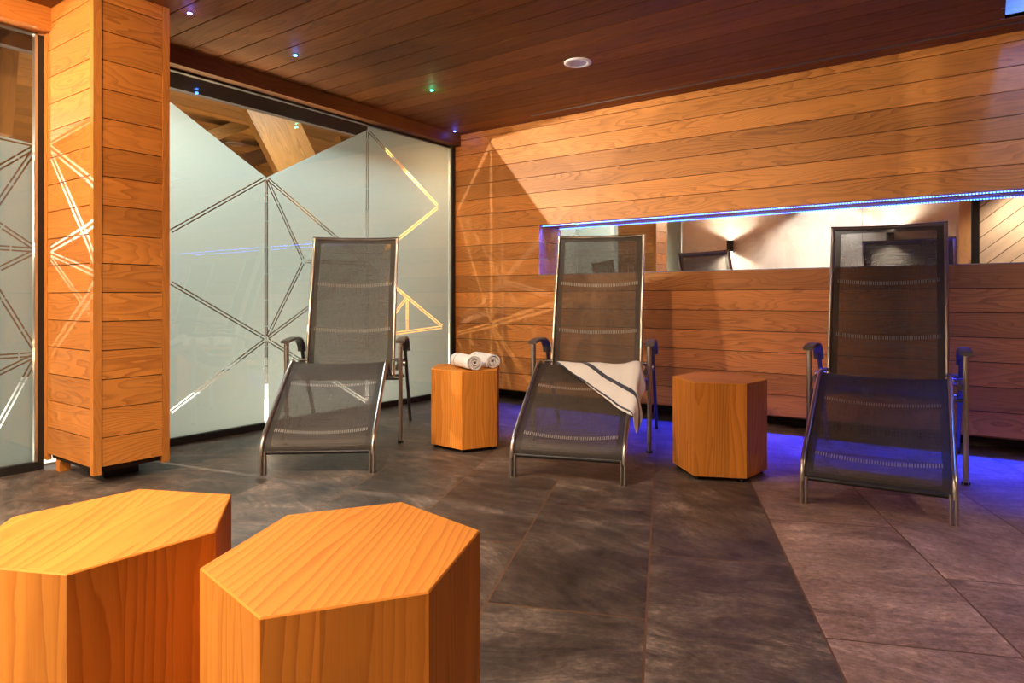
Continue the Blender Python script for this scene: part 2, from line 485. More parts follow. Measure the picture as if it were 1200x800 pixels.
rw.box(XR+.02, XR+.05, -1.6, 5.1, 0, ZC, mat=1)
struct(rw.build('wall_right', [M['wall_wood'], M['groove']]))

# ------------------------------------------------------------------ clad column
cl = thing('clad_column', 'square column clad in horizontal larch boards between the two glass partitions', 'column', (-3.76, 1.61, 0))
CX0, CX1, CY0, CY1 = -4.03, -3.49, 1.43, 1.79
def loc_build(mb, name, mats, par):
    o = mb.build(name, mats, par); o.location = -Vector(par.location); return o
core = MB(); core.box(CX0, CX1-.021, CY0+.021, CY1-.021, .06, ZC-.001, mat=0)
loc_build(core, 'core', M['groove'], cl)
for nm in ('side_cladding', 'front_cladding', 'rear_cladding'):
    pb = MB(); z = 2.2-.141*15
    while z < ZC-.02:
        z0 = max(z, .052); z1 = min(z+.141, ZC)
        if z1-z0 > .02:
            if nm == 'side_cladding': pb.board((CX0, CY0+.02, z0+.0022), (CX1-CX0-.036, 0, 0), (0, 0, z1-z0-.0044), (0, -.02, 0))
            elif nm == 'front_cladding': pb.board((CX1-.02, CY0+.036, z0+.0022), (0, CY1-CY0-.07, 0), (0, 0, z1-z0-.0044), (.02, 0, 0))
            else: pb.board((CX0, CY1-.02, z0+.0022), (CX1-CX0-.036, 0, 0), (0, 0, z1-z0-.0044), (0, .02, 0))
        z += .141
    loc_build(pb, nm, M['column_wood'], cl)
for (x0, x1, y0, y1) in ((CX1-.034, CX1+.003, CY0-.003, CY0+.034), (CX1-.034, CX1+.003, CY1-.032, CY1+.003), (CX0-.045, CX0-.002, CY0-.003, CY0+.02)):
    pb = MB(); pb.board((x0, y0, .05), (0, 0, ZC-.052), (0, y1-y0, 0), (x1-x0, 0, 0), tone=.75)
    loc_build(pb, 'corner_batten', M['pale_trim'], cl)
pb = MB(); pb.box(-3.98, -3.93, 1.45, 1.50, 0, .06, tone=.6)
loc_build(pb, 'foot_block', M['pale_trim'], cl)
pb = MB(); pb.box(-3.80, -3.62, 1.53, 1.70, 0, .06)
loc_build(pb, 'plinth', M['black'], cl)

# ------------------------------------------------------------------ frosted glass
F_ = 781.0
def pX(x, y, X=XG):
    xr = (x-600)/F_; Z = X/(.813*xr-.5822); return ((.5822*xr+.813)*Z, .9+(350-y)*Z/F_)
def glass_mat(name):
    t = NT(name)
    ge = t.n('NewGeometry'); dp = t.n('VectorMath', operation='DOT_PRODUCT')
    t.set(dp.inputs[0], ge.outputs['Incoming']); t.set(dp.inputs[1], ge.outputs['Normal'])
    cosv = t.math('ABSOLUTE', dp.outputs['Value'])
    F = t.math('ADD', t.math('MULTIPLY', t.math('POWER', t.math('SUBTRACT', 1.0, cosv, clamp=True), 5.0), .96), .04)
    gl = t.n('BsdfGlossy'); gl.inputs['Roughness'].default_value = .0; gl.inputs[0].default_value = (1, 1, 1, 1)
    tr = t.n('BsdfTransparent'); tr.inputs[0].default_value = (.95, .985, .975, 1)
    return t.done(t.mixs(F, tr.outputs[0], gl.outputs[0]))
M['glass'] = glass_mat('clear_glass')
def film_mat(name, segs, clear):
    """frosted film with pairs of thin clear lines along segs [(y0,z0,y1,z1)], clear above the polyline clear=[(y,z)...]"""
    t = NT(name); tc = t.n('TexCoord'); _, Y, Z = t.sep(tc.outputs['Object'])
    total = None
    for i, (a, b, c, d) in enumerate(segs):
        L = math.hypot(c-a, d-b); ux, uz = (c-a)/L, (d-b)/L
        ry = t.math('SUBTRACT', Y, a); rz = t.math('SUBTRACT', Z, b)
        s = t.math('ADD', t.math('MULTIPLY', ry, ux), t.math('MULTIPLY', rz, uz))
        p = t.math('ABSOLUTE', t.math('SUBTRACT', t.math('MULTIPLY', ry, uz), t.math('MULTIPLY', rz, ux)))
        line = t.math('LESS_THAN', t.math('ABSOLUTE', t.math('SUBTRACT', p, .0095)), .0042)
        inside = t.math('MULTIPLY', t.math('GREATER_THAN', s, .015), t.math('LESS_THAN', s, L-.015))
        # short bridges that interrupt the lines
        dash = t.math('GREATER_THAN', t.math('FRACT', t.math('ADD', t.math('DIVIDE', s, .17+.013*(i % 5)), .37*i)), .035)
        m = t.math('MULTIPLY', t.math('MULTIPLY', line, inside), dash)
        total = m if total is None else t.math('MAXIMUM', total, m)
    # clear field
    cf = None
    for (a, b), (c, d) in zip(clear, clear[1:]):
        sl = (d-b)/(c-a)
        above = t.math('GREATER_THAN', Z, t.math('ADD', t.math('MULTIPLY', t.math('SUBTRACT', Y, a), sl), b))
        rng = t.math('MULTIPLY', t.math('GREATER_THAN', Y, a), t.math('LESS_THAN', Y, c))
        m = t.math('MULTIPLY', above, rng); cf = m if cf is None else t.math('MAXIMUM', cf, m)
    if cf is not None: total = t.math('MAXIMUM', total, cf)
    tl = t.n('BsdfTranslucent'); tl.inputs[0].default_value = (.080, .092, .088, 1)
    df = t.n('BsdfDiffuse'); df.inputs[0].default_value = (.40, .45, .43, 1)
    fr = t.mixs(.30, tl.outputs[0], df.outputs[0])
    tr = t.n('BsdfTransparent')
    return t.done(t.mixs(total, fr, tr.outputs[0]))

N = {'a': pX(313, 208), 'b': pX(431.5, 152), 'c': pX(313, 397), 'd': pX(431, 309), 'e': pX(357, 306), 'f': pX(515, 242),
     'g': pX(478, 348), 'h': pX(520, 383), 'i': pX(478, 388), 'p1': pX(199, 272), 'p2': pX(199, 330), 'p3': pX(199, 484),
     't': pX(190, 111), 'v': pX(313, 500), 'w': pX(431, 471), 'x': pX(431, 395), 'y': pX(431, 410)}
S2 = ['a-p1', 'a-c', 'c-v', 'a-e', 'e-c', 'e-d', 'a-d', 'b-d', 'b-f', 'f-d', 'c-p2', 'c-p3', 'c-d', 'c-w', 'd-w', 'd-h', 'g-i', 'x-h', 'g-y']
segs = []
for s_ in S2:
    p, q = s_.split('-'); segs.append(N[p]+N[q])
film1 = film_mat('frosted_film_main', segs, [(N['t'][0], N['t'][1]), N['a'], N['b']])
A_, B_, C_ = pX(45, 170), pX(45, 293), pX(45, 415)
def ext(p, px, k=4.5):
    q = pX(*px); return (p[0]+(q[0]-p[0])*k, p[1]+(q[1]-p[1])*k)
segs = []
for p, lst in ((A_, [(0, 160), (0, 196), (0, 236)]), (B_, [(0, 263), (0, 290), (0, 315)]), (C_, [(0, 343), (0, 418), (0, 437), (0, 497)])):
    for px in lst: segs.append(p+ext(p, px))
e0 = ext(A_, (0, 157))
film2 = film_mat('frosted_film_left', segs, [e0, A_, (A_[0]+.05, A_[1]+.003)])

def pane(name, y0, y1, z0, z1, film):
    e = thing(name, '', '', (XG, (y0+y1)/2, 0)); del e['label']; del e['category']; e['kind'] = 'structure'
    g = MB(); g.box(XG-.006, XG+.002, y0+.0015, y1-.0015, z0, z1); loc_build(g, 'glass_sheet', M['glass'], e)
    f = MB(); f.face([(XG-.008, y0+.002, z0), (XG-.008, y1-.002, z0), (XG-.008, y1-.002, z1), (XG-.008, y0+.002, z1)])
    o = f.build('frosted_film', film, e); o.location = -Vector(e.location)
    return e
ZG0, ZG1 = .045, 2.30
yj = pX(313, 300)[0]
w1 = pane('window_1', 1.79, yj, ZG0, ZG1, film1)
w2 = pane('window_2', yj, 4.70, ZG0, ZG1, film1)
w3 = pane('window_3', -.6, 1.385, ZG0, 2.285, film2)
for o in (w1, w2, w3):      # film textures read object coordinates = world: move mesh data instead of object
    for ch in o.children:
        if ch.name.startswith('frosted_film'): pass
for (e, y0, y1) in ((w1, 1.79, yj), (w2, yj, 4.70), (w3, -.6, 1.40)):
    b = MB(); b.box(XG-.03, XG+.022, y0, y1, 0, ZG0, tone=.2); loc_build(b, 'bottom_track', M['black'], e)
b = MB(); b.box(XG-.02, XG+.018, 4.70, 4.712, ZG0, 2.315); loc_build(b, 'edge_profile', M['alu'], w2)
b = MB(); b.box(XG-.02, XG+.03, 4.712, 4.749, 0, 2.315); loc_build(b, 'edge_seal', M['black'], w2)
b = MB(); b.box(XG-.02, XG+.012, 1.385, 1.397, ZG0, 2.29); loc_build(b, 'edge_profile', M['alu'], w3)
b = MB(); b.box(XG-.02, XG+.012, 1.397, 1.425, 0, 2.29); loc_build(b, 'edge_seal', M['black'], w3)
b = MB(); b.box(XG-.02, XG+.016, -.6, 1.397, 2.285, 2.297); loc_build(b, 'head_profile', M['gunmetal'], w3)
for e, y0, y1 in ((w1, 1.79, yj), (w2, yj, 4.7)):
    b = MB(); b.box(XG-.02, XG+.016, y0, y1, 2.30, 2.314); loc_build(b, 'head_profile', M['black'], e)

# ------------------------------------------------------------------ the space beyond the glass
bw = MB(); bw.box(-9.0, -8.9, -2, 8, 0, 2.5); struct(bw.build('wall_far', M['attic_dark']))
bw = MB(); bw.box(-9.0, -4.7, -1.2, -1.1, 0, 3.3); struct(bw.build('wall_far_side', M['teal_plaster']))
bw = MB(); bw.box(-9.0, -4.0, 7.8, 7.9, 0, 3.3); struct(bw.build('wall_far_end', M['teal_plaster']))
bw = MB()
z = .105
while z < 2.6: plank_row(bw, z, z+.14, XL, -4.13); z += .14
bw.box(XL, -4.13, YB+.0205, YB+.05, 0, 2.75, mat=1)
struct(bw.build('wall_back_beyond', [M['wall_wood'], M['groove']]))
bf = MB(); bf.box(-8.9, -4.15, -1.1, 7.8, .001, .012); struct(bf.build('floor_beyond', M['beige_tile']))
# sloping boarded roof
rf = MB()
a0, a1 = Vector((-4.36, 0, 3.15)), Vector((-9.0, 0, 2.35)); d = (a1-a0); n_ = int(d.length/.16); d /= n_
for k in range(n_):
    p = a0+d*k; q = d*.97
    nrm = q.cross(Vector((0, 1, 0))).normalized()*-.02
    if nrm.z < 0: nrm = -nrm
    rf.board((p.x, -1.6, p.z), (0, 9.5, 0), q, nrm)
rf.box(-9.2, -4.3, -1.6, 7.9, 3.22, 3.25, mat=1)
struct(rf.build('ceiling_beyond', [M['attic_wood'], M['groove']]))

def timber(p, q, w, h, label, mat='attic_wood', roll=0):
    p, q = Vector(p), Vector(q); d = q-p
    side = d.cross(Vector((1, 0, 0))).normalized()   # in the plane facing the glass
    nrm = side.cross(d).normalized()
    R = Matrix.Rotation(roll, 3, d.normalized()); side = R @ side; nrm = R @ nrm
    mb = MB(); mb.board(p-side*w/2-nrm*h/2, d, side*w, nrm*h)
    o = mb.build('roof_timber', M[mat], None, tuple(p)); tag(o, label, 'timber', 'roof timbers beyond the glass')
def at(px, py, X): yy, zz = pX(px, py, X); return (X, yy, zz)
def line_t(a, b, X, Xb=None, e0=.4, e1=.4):
    p, q = Vector(at(a[0], a[1], X)), Vector(at(b[0], b[1], Xb or X)); d = q-p
    return p-d*e0, q+d*e1
timber(*line_t((305, 110), (352, 205), -6.0, None, .1, .6), .46, .14, 'broad golden timber slanting across the clear triangle behind the glass', roll=.25)
timber(*line_t((205, 95), (245, 185), -7.0, None, .1, .3), .24, .14, 'timber at the column edge of the clear glass triangle', 'attic_dark', roll=-.3)
timber(*line_t((385, 110), (408, 178), -6.3, None, .1, .6), .20, .12, 'narrower timber right of the broad golden one')
timber(*line_t((232, 165), (330, 128), -6.6, None, .1, .6), .12, .14, 'thin rafter crossing low behind the slanting timbers')
timber(*line_t((300, 185), (440, 140), -6.9, None, .1, .6), .16, .14, 'long dark purlin crossing behind the broad timber', 'attic_dark')
timber(*line_t((6, 40), (1, 105), -4.75, None, .1, .8), .12, .10, 'grey timber upright at the far left behind the glass top')

# ------------------------------------------------------------------ lamps beyond
def spot_fixture(name, label, loc, target, power, color, r=.012, stem_to=2.95, spot=170):
    t = thing(name, label, 'spotlight', loc)
    L = Vector(loc); D = (Vector(target)-L).normalized()
    b = MB(); b.cyl(L-D*.09, L-D*.025, .02); loc_build(b, 'housing', M['black'], t)
    b = MB(); b.cyl(L-D*.08+Vector((0, 0, .03)), Vector((L.x-D.x*.08, L.y-D.y*.08, stem_to)), .004); loc_build(b, 'stem', M['black'], t)
    o = lamp('beam', 'SPOT', tuple(loc), power, color, r, target, spot=spot, blend=.15, parent=t)
    return t
spot_fixture('track_spotlight', 'black spotlight on a stem behind the right glass partition', (-5.0, 1.606, 2.207), (-3.0, 3.9, 1.5), P_BEYOND_LAMP*1.05, NEUT, spot=114)
spot_fixture('track_spotlight', 'black spotlight on a stem behind the left glass partition', (-6.0, .25, 1.6), (-4.0, 1.35, 1.2), P_BEYOND_LEFT, NEUT, spot=80, stem_to=.012)
cl_ = thing('fill_panel', 'added fill panel, out of view, above the space beyond the glass', 'ceiling light', (-5.0, 3.1, 2.95))  # added out of view to light the frosted film evenly from behind
b = MB(); b.box(-5.3, -4.7, 1.9, 4.4, 2.96, 2.99); loc_build(b, 'panel', M['alu'], cl_)
lamp('fill_glow', 'AREA', (-5.0, 3.15, 2.95), P_BEYOND_FILL, (.90, 1.0, .97), .56, (-5.0, 3.15, 0), size_y=2.4, parent=cl_)
def fill_box(loc, target, power, color, sx, sy, label, post=None):  # added lamps with housings; they brighten film and timbers from behind
    """box fill light whose front face is the light"""
    t = thing('fill_light', label, 'fill_light', loc, group='added fill lights beyond the glass')
    R = (Vector(target)-Vector(loc)).to_track_quat('-Z', 'Y').to_matrix()
    b = MB()
    def P(x, y, z): return R @ Vector((x, y, z))
    o_ = P(-sx/2-.01, -sy/2-.01, .004)
    b.board(o_, P(sx+.02, 0, 0), P(0, sy+.02, 0), P(0, 0, .04)); b.build('housing', M['black'], t)
    if post is not None:
        b = MB(); c = P(0, 0, .04); b.cyl(c, (c.x, c.y, post-loc[2]), .012); b.build('post', M['black'], t)
    lamp('fill_beam', 'AREA', loc, power, color, sx, target, size_y=sy, parent=t)
fill_box((-6.6, 3.6, .35), (-6.2, 4.0, 3.0), 62, (1.0, .62, .26), .3, .3, 'added warm fill light below the slanting timbers behind the frosted glass', .012)
fill_box((-6.2, .8, .45), (-6.0, 1.2, 3.0), 14, (1.0, .66, .34), .25, .25, 'added warm fill light behind the left glass partition', .012)
fill_box((-4.62, 4.60, 2.2), (-4.15, 4.62, 1.0), 50, (1.0, .62, .34), .2, .2, 'small added warm fill light in the corner behind the glass edge', 2.9)
fill_box((-5.2, 3.2, .22), (-4.3, 3.2, .0), 80, (1.0, .76, .56), 1.2, .14, 'long low added fill light behind the frosted glass', .012)

# ------------------------------------------------------------------ sconces on the stone wall
def sconce(x, label):
    t = thing('wall_sconce', label, 'wall lamp', (x, YN+.06, 1.72), group='up and down wall lamps')
    b = MB(); b.cyl((0, 0, -.09), (0, 0, .09), .05, 24); b.build('shade', M['black'], t)
    b = MB(); b.box(-.03, .03, -.06, -.03, -.04, .04); b.build('bracket', M['black'], t)
    for s, nm in ((1, 'upper_lens'), (-1, 'lower_lens')):
        b = MB(); b.cyl((0, 0, s*.0905), (0, 0, s*.0915), .042, 24); b.build(nm, emit(nm, (1, .85, .65), 25), t)
        d = bpy.data.lights.new('sconce_beam', 'SPOT'); o = bpy.data.objects.new('sconce_beam', d); COL.objects.link(o); o.parent = t
        o.location = (0, .0, s*.095); o.rotation_euler = (0 if s < 0 else math.pi, 0, 0)
        d.energy = P_SCONCE; d.color = (1, .80, .58); d.spot_size = math.radians(150); d.spot_blend = .8; d.shadow_soft_size = .04
    return t
sconce(-3.28, 'black cylinder wall lamp nearer the glass partition, seen in the mirror')
sconce(-1.10, 'black cylinder wall lamp mirrored above the right recliner')

# ------------------------------------------------------------------ ceiling fittings
sp = thing('ceiling_speaker', 'round pale grey speaker disc in the dark boarded ceiling', 'speaker', (-2.15, 3.73, ZC))
b = MB()
prof = [(.088, 0), (.088, -.006), (.080, -.010), (.060, -.010), (.056, -.006)]
b.grid([[(r*math.cos(a), r*math.sin(a), zz) for r, zz in prof] for a in [2*math.pi*k/48 for k in range(49)]])
b.build('rim', M['white_paint'], sp)
b = MB(); b.cyl((0, 0, -.001), (0, 0, -.0065), .058, 40); b.build('grille', M['grey_grille'], sp)
def fill_downlight(x, y, label, power, tgt=None, color=WARM, spot=120):  # added fill lights outside the visible ceiling, no such fittings seen
    t = thing('fill_downlight', label, 'ceiling light', (x, y, ZC), group='added ceiling fill lights')
    b = MB(); prof = [(.05, 0), (.05, -.004), (.04, -.006), (.034, -.002), (.034, .0)]
    b.grid([[(r*math.cos(a), r*math.sin(a), zz) for r, zz in prof] for a in [2*math.pi*k/32 for k in range(33)]])
    b.build('rim', M['alu'], t)
    b = MB(); b.cyl((0, 0, -.001), (0, 0, -.002), .034, 24); b.build('lens', emit('fill_lens', (1, .8, .6), 12), t)
    lamp('fill_spot', 'SPOT', (x, y, ZC-.01), power, color, .04, tgt or (x, y, 0), spot=spot, blend=.7, parent=t)
fill_downlight(-2.3, -.1, 'added fill light in the ceiling left of the front stools', P_FILL*.4)
fill_downlight(1.3, 2.2, 'added fill light in the ceiling right of the picture', P_FILL*.95)
fill_downlight(-2.0, 1.2, 'added fill light in the ceiling facing the clad column', P_FILL*1.5, color=NEUT)
fill_downlight(-1.5, 1.9, 'added fill light in the ceiling in front of the middle recliner', P_FILL*1.15, (-3.0, 4.7, .6), spot=95)
fill_downlight(-3.0, -.12, 'added fill light in the ceiling beside the left glass partition', P_FILL*3.6, (-3.7, 1.3, .9))
fill_downlight(-1.9, -.33, 'added fill light in the ceiling washing the stone wall', P_FILL*2.2, (-1.9, -.62, 1.2), color=(1, .92, .84))
fill_downlight(.5, -.2, 'added fill light in the ceiling washing the pale slanting boards', P_FILL*1.0, (.5, -.62, 1.2))
fill_downlight(-1.2, .2, 'added fill light in the ceiling above the front stools', P_FILL*.15)
# slot diffuser
sd = thing('slot_diffuser', 'thin dark air slot with grey edge in the ceiling along the plank wall', 'air vent', (-.2, 4.59, ZC))
b = MB(); b.box(-2.89, 3.6, .004, .016, -.003, .001); b.build('slot', M['black'], sd)
b = MB(); b.box(-2.89, 3.6, -.006, .004, -.006, .001); b.build('edge_profile', M['gunmetal'], sd)
# little coloured star lights
def star(x, y, color, label):
    t = thing('star_light', label, 'ceiling light', (x, y, ZC), group='star lights in the ceiling')
    b = MB(); b.cyl((0, 0, .0), (0, 0, -.005), .017, 20); b.build('bezel', M['gunmetal'], t)
    b = MB()
    b.grid([[(.012*math.cos(e)*math.cos(a), .012*math.cos(e)*math.sin(a), -.005-.007*math.sin(e)) for e in [math.pi/2*q/5 for q in range(6)]] for a in [2*math.pi*k/20 for k in range(21)]])
    b.build('lens', emit('star_'+label.split()[0], color, 30), t)
    lamp('star_glow', 'POINT', (x, y, ZC-.035), .25, color, .01, parent=t)
star(-3.51, 2.587, (.05, .22, 1), 'blue star light nearest the column')
star(-3.294, 3.6, (.03, 1, .45), 'green star light in the ceiling')
star(-3.93, 4.6, (.06, .12, 1), 'blue star light in the corner above the glass edge')
star(-3.45, 1.62+.26, (.2, .15, 1), 'violet star light beside the column top')

# ------------------------------------------------------------------ stools
def stool(verts, ztop, label, grain, group='hexagonal wooden stools'):
    c = Vector((sum(v[0] for v in verts)/6, sum(v[1] for v in verts)/6, 0))
    t = thing('hexagonal_stool', label, 'stool', tuple(c), group=group)
    V = [Vector((x, y, 0))-c for x, y in verts]
    area = sum(V[i].x*V[(i+1) % 6].y-V[(i+1) % 6].x*V[i].y for i in range(6))
    if area < 0: V = V[::-1]
    zb = .022; e = .0025
    b = MB()
    for i in range(6):
        p, q = V[i], V[(i+1) % 6]; d = q-p; L = d.length; nb = max(2, round(L/.085)); nrm = Vector((d.y, -d.x, 0)).normalized()
        for k in range(nb):
            a0 = p+d*(k/nb); a1 = p+d*((k+1)/nb); ou, ov = random.uniform(0, 40), random.uniform(0, 40); w = L/nb; h = ztop-zb
            b.face([(a0.x, a0.y, zb), (a1.x, a1.y, zb), (a1.x, a1.y, ztop-e), (a0.x, a0.y, ztop-e)],
                   [(ou, ov), (ou, ov+w), (ou+h, ov+w), (ou+h, ov)], random.random())
    b.face([(v.x, v.y, zb) for v in V][::-1], None, .2)
    b.build('body', M['stool_wood'], t)
    b = MB(); g = Vector((math.cos(grain), math.sin(grain), 0)); h = Vector((-g.y, g.x, 0))
    ins = [v*(1-e/v.length) for v in V]
    # glued top boards
    lo = min(v.dot(h) for v in V); hi = max(v.dot(h) for v in V); nb = 4
    for k in range(nb):
        A, B2 = lo+(hi-lo)*k/nb, lo+(hi-lo)*(k+1)/nb
        poly = [(v.dot(g), v.dot(h)) for v in ins]
        poly = clip(poly, 0, 1, B2); poly = clip(poly, 0, -1, -A)
        if len(poly) < 3: continue
        ou, ov = random.uniform(0, 40), random.uniform(0, 40)
        b.face([tuple(g*p[0]+h*p[1]+Vector((0, 0, ztop))) for p in poly], [(ou+p[0], ov+p[1]) for p in poly], .35+.3*random.random())
    for i in range(6):
        p, q = V[i], V[(i+1) % 6]; p2, q2 = ins[i], ins[(i+1) % 6]
        b.face([(p.x, p.y, ztop-e), (q.x, q.y, ztop-e), (q2.x, q2.y, ztop), (p2.x, p2.y, ztop)], [(0, 0), (.2, 0), (.2, .003), (0, .003)], .9)
    b.build('top', M['stool_wood'], t)
    for i in range(0, 6):
        v = V[i]*.86
        b = MB(); b.cyl((v.x, v.y, 0), (v.x, v.y, zb+.001), .012, 12); b.build('foot', M['black'], t)
    return t
stool([(-.991,.556),(-1.098,.789),(-.978,.978),(-.743,.939),(-.645,.699),(-.771,.514)], .485,
      'hexagonal larch stool at the front, right of its pair, with a small knot', math.radians(118))
stool([(-1.131,.426),(-1.125,.66),(-1.309,.804),(-1.508,.712),(-1.514,.478),(-1.33,.334)], .485,
      'hexagonal larch stool cut off by the left picture edge', math.radians(128))
stool([(-1.381,3.411),(-1.36,3.694),(-1.142,3.791),(-.93,3.557),(-.963,3.313),(-1.189,3.212)], .485,
      'empty hexagonal larch stool between the middle and right recliners', math.radians(10))
stool([(-2.751,3.001),(-2.49,2.98),(-2.387,3.182),(-2.549,3.419),(-2.81,3.44),(-2.913,3.238)], .477,
      'hexagonal larch stool carrying the two rolled towels', math.radians(60))

# ------------------------------------------------------------------ recliners
def crom(P, n=6):
    P = [Vector(p) for p in P]; Q = [P[0]*2-P[1]]+P+[P[-1]*2-P[-2]]; out = []
    for i in range(1, len(Q)-2):
        a, b, c, d = Q[i-1:i+3]
        for k in range(n):
            t = k/n
            out.append(.5*((2*b)+(c-a)*t+(2*a-5*b+4*c-d)*t*t+(3*b-a-3*c+d)*t**3))
    out.append(P[-1]); return out
def tube_yz(mb, path, x, w, h, n=12, power=.6, taper=None):
    """sweep an oval section along a path in the yz-plane; w across x, h in the plane"""
    P = [Vector((0, p[0], p[1])) for p in path]; rings = []
    for i, p in enumerate(P):
        d = (P[min(i+1, len(P)-1)]-P[max(i-1, 0)]).normalized(); nr = Vector((0, -d.z, d.y))
        ring = []
        for k in range(n):
            a = 2*math.pi*k/n; ca, sa = math.cos(a), math.sin(a)
            ux = math.copysign(abs(ca)**power, ca)*w/2; un = math.copysign(abs(sa)**power, sa)*h/2
            if taper: un *= taper(i/(len(P)-1)); ux *= taper(i/(len(P)-1))
            ring.append(Vector((x+ux, p.y, p.z))+nr*un)
        rings.append(ring)
    mb.grid(rings, close=True); mb.cap(rings[0], False); mb.cap(rings[-1], True)
REST = [(.0, .10), (.008, .15), (.05, .20), (.20, .295), (.40, .415), (.54, .495), (.60, .518), (.645, .505), (.71, .455), (.80, .405), (.90, .385), (.97, .395)]
BACK = [(.945, .40), (.975, .52), (1.02, .70), (1.065, .88), (1.12, 1.06), (1.165, 1.20), (1.19, 1.315)]
HW = .272
def sheet(mb, path, hw, sag=.0, dy=0., s0=0.):
    P = path; L = [0]
    for a, b in zip(P, P[1:]): L.append(L[-1]+(b-a).length)
    nx_ = 16; rows = []
    for i, p in enumerate(P):
        d = (P[min(i+1, len(P)-1)]-P[max(i-1, 0)]).normalized(); nr = Vector((d.y, -d.x)) # points back/down
        row = []
        for j in range(nx_+1):
            q = -1+2*j/nx_; s = sag*(1-q*q)
            e = min(1, min(L[i], L[-1]-L[i])/.12)
            row.append((q*hw, p.x+nr.x*s*e, p.y+nr.y*s*e))
        rows.append(row)
    def uv(i, j):
        q = -1+2*j/nx_; ux = hw*(1-abs(q)); ends = min(L[i], L[-1]-L[i])
        return (min(ux, ends+.0) if True else ux, L[i]+q*0)
    mb.grid(rows, uv)
def strap(parent, path, s, hw, sag, off=.004, wd=.022):
    P = path; L = [0]
    for a, b in zip(P, P[1:]): L.append(L[-1]+(b-a).length)
    i = min(range(len(L)), key=lambda k: abs(L[k]-s)); p = P[i]
    d = (P[min(i+1, len(P)-1)]-P[max(i-1, 0)]).normalized(); nr = Vector((d.y, -d.x)); n = 24
    rows = []
    for e in (-wd/2, wd/2):
        row = []
        for j in range(n+1):
            q = -1+2*j/n; sg = sag*(1-q*q)-off; dn = -.012*(1-q*q)
            row.append((q*hw, p.x+d.x*(e+dn)+nr.x*sg, p.y+d.y*(e+dn)+nr.y*sg))
        rows.append(row)
    mb = MB(); mb.grid(rows, lambda a, b: (-hw+2*hw*b/n, a*wd)); mb.build('support_strap', M['strap'], parent)
def make_recliner():
    t = thing('recliner', '', 'recliner', group='mesh recliners along the plank wall')
    R, B = crom(REST), crom(BACK)
    for s in (-1, 1):
        b = MB(); tube_yz(b, [(p.x, p.y) for p in R], s*(HW+.009), .022, .030); b.build('seat_rail', M['silver'], t)
        b = MB(); tube_yz(b, [(p.x, p.y) for p in B], s*(HW+.009), .020, .030); b.build('back_rail', M['silver'], t)
        b = MB(); tube_yz(b, [(.0, .001), (.0, .06), (.001, .12)], s*(HW+.013), .016, .030); tube_yz(b, [(.0, .001), (.0, .06), (.001, .12)], s*(HW-.006), .014, .026)
        b.build('front_foot', M['silver'], t)
    b = MB(); sheet(b, R[1:], HW, .012); b.build('seat_sling', M['sling'], t)
    b = MB(); sheet(b, B[1:], HW, .018); b.build('back_sling', M['sling'], t)
    for s_ in (.12, .52): strap(t, R[1:], s_, HW-.03, .012)
    for s_ in (.30, .60): strap(t, B[1:], s_, HW-.02, .018)
    b = MB(); b.cyl((-HW, .004, .112), (HW, .004, .112), .011); b.build('foot_bar', M['black'], t)
    b = MB()
    p = B[-1]
    rings = []
    for k in range(17):
        q = -1+k/8; c0 = Vector((q*(HW+.018), p.x+.012*(1-q*q), p.y-.006*(1-q*q)))
        rings.append([c0+Vector((0, .013*math.cos(a), .013*math.sin(a))) for a in [2*math.pi*j/12 for j in range(12)]])
    b.grid(rings, close=True); b.cap(rings[0], False); b.cap(rings[-1], True); b.build('head_bar', M['gunmetal'], t)
    AX = .350
    for s in (-1, 1):
        b = MB(); tube_yz(b, [(.73, .0), (.73, .3), (.73, .622)], s*AX, .026, .034, power=.35); b.build('front_leg', M['silver'], t)
        b = MB(); tube_yz(b, [(1.10, .60), (1.13, .52), (1.22, .38), (1.50, .0)], s*(AX-.004), .022, .032, power=.5); b.build('rear_leg', M['gunmetal'], t)
        b = MB(); arm = crom([(.695, .634), (.76, .640), (.88, .645), (.98, .640), (1.05, .622), (1.10, .585), (1.118, .548)], 5)
        tube_yz(b, [(p.x, p.y) for p in arm], s*AX, .056, .020, 14, power=.5); b.build('armrest', M['plastic_grey'], t)
        b = MB(); tube_yz(b, [(.72, .47), (.95, .47), (1.16, .47)], s*(AX-.024), .016, .034, power=.4); b.build('side_bar', M['gunmetal'], t)
        b = MB(); b.cyl((s*(AX-.05), 1.0, .47), (s*(AX+.006), 1.0, .47), .018, 16); b.build('pivot_bolt', M['silver'], t)
        b = MB(); b.cyl((s*(HW-.0), .96, .50), (s*(AX-.02), .96, .50), .010, 12); b.build('back_bracket', M['gunmetal'], t)
        b = MB(); b.cyl((s*AX, .73, .0), (s*AX, .73, .012), .019, 12); b.build('foot_cap', M['black'], t)
    b = MB(); b.cyl((-AX+.01, .76, .40), (AX-.01, .76, .40), .012); b.build('front_crossbar', M['gunmetal'], t)
    b = MB(); b.cyl((-AX+.02, 1.24, .36), (AX-.02, 1.24, .36), .011); b.build('rear_crossbar', M['gunmetal'], t)
    return t
SP = [(-.39, 3.16, 4, 'dark mesh recliner at the right, nearest the camera, in front of the mirror'),
      (-1.697, 2.837, 20, 'dark mesh recliner in the middle with a striped towel over its leg rest'),
      (-2.808, 2.206, 39.5, 'dark mesh recliner at the left in front of the frosted glass')]
rec0 = make_recliner(); recs = []
for i, (x, y, a, lb) in enumerate(SP):
    o = rec0 if i == 0 else copy_tree(rec0)
    o.location = (x, y, 0); o.rotation_euler = (0, 0, math.radians(a)); o['label'] = lb; recs.append(o)

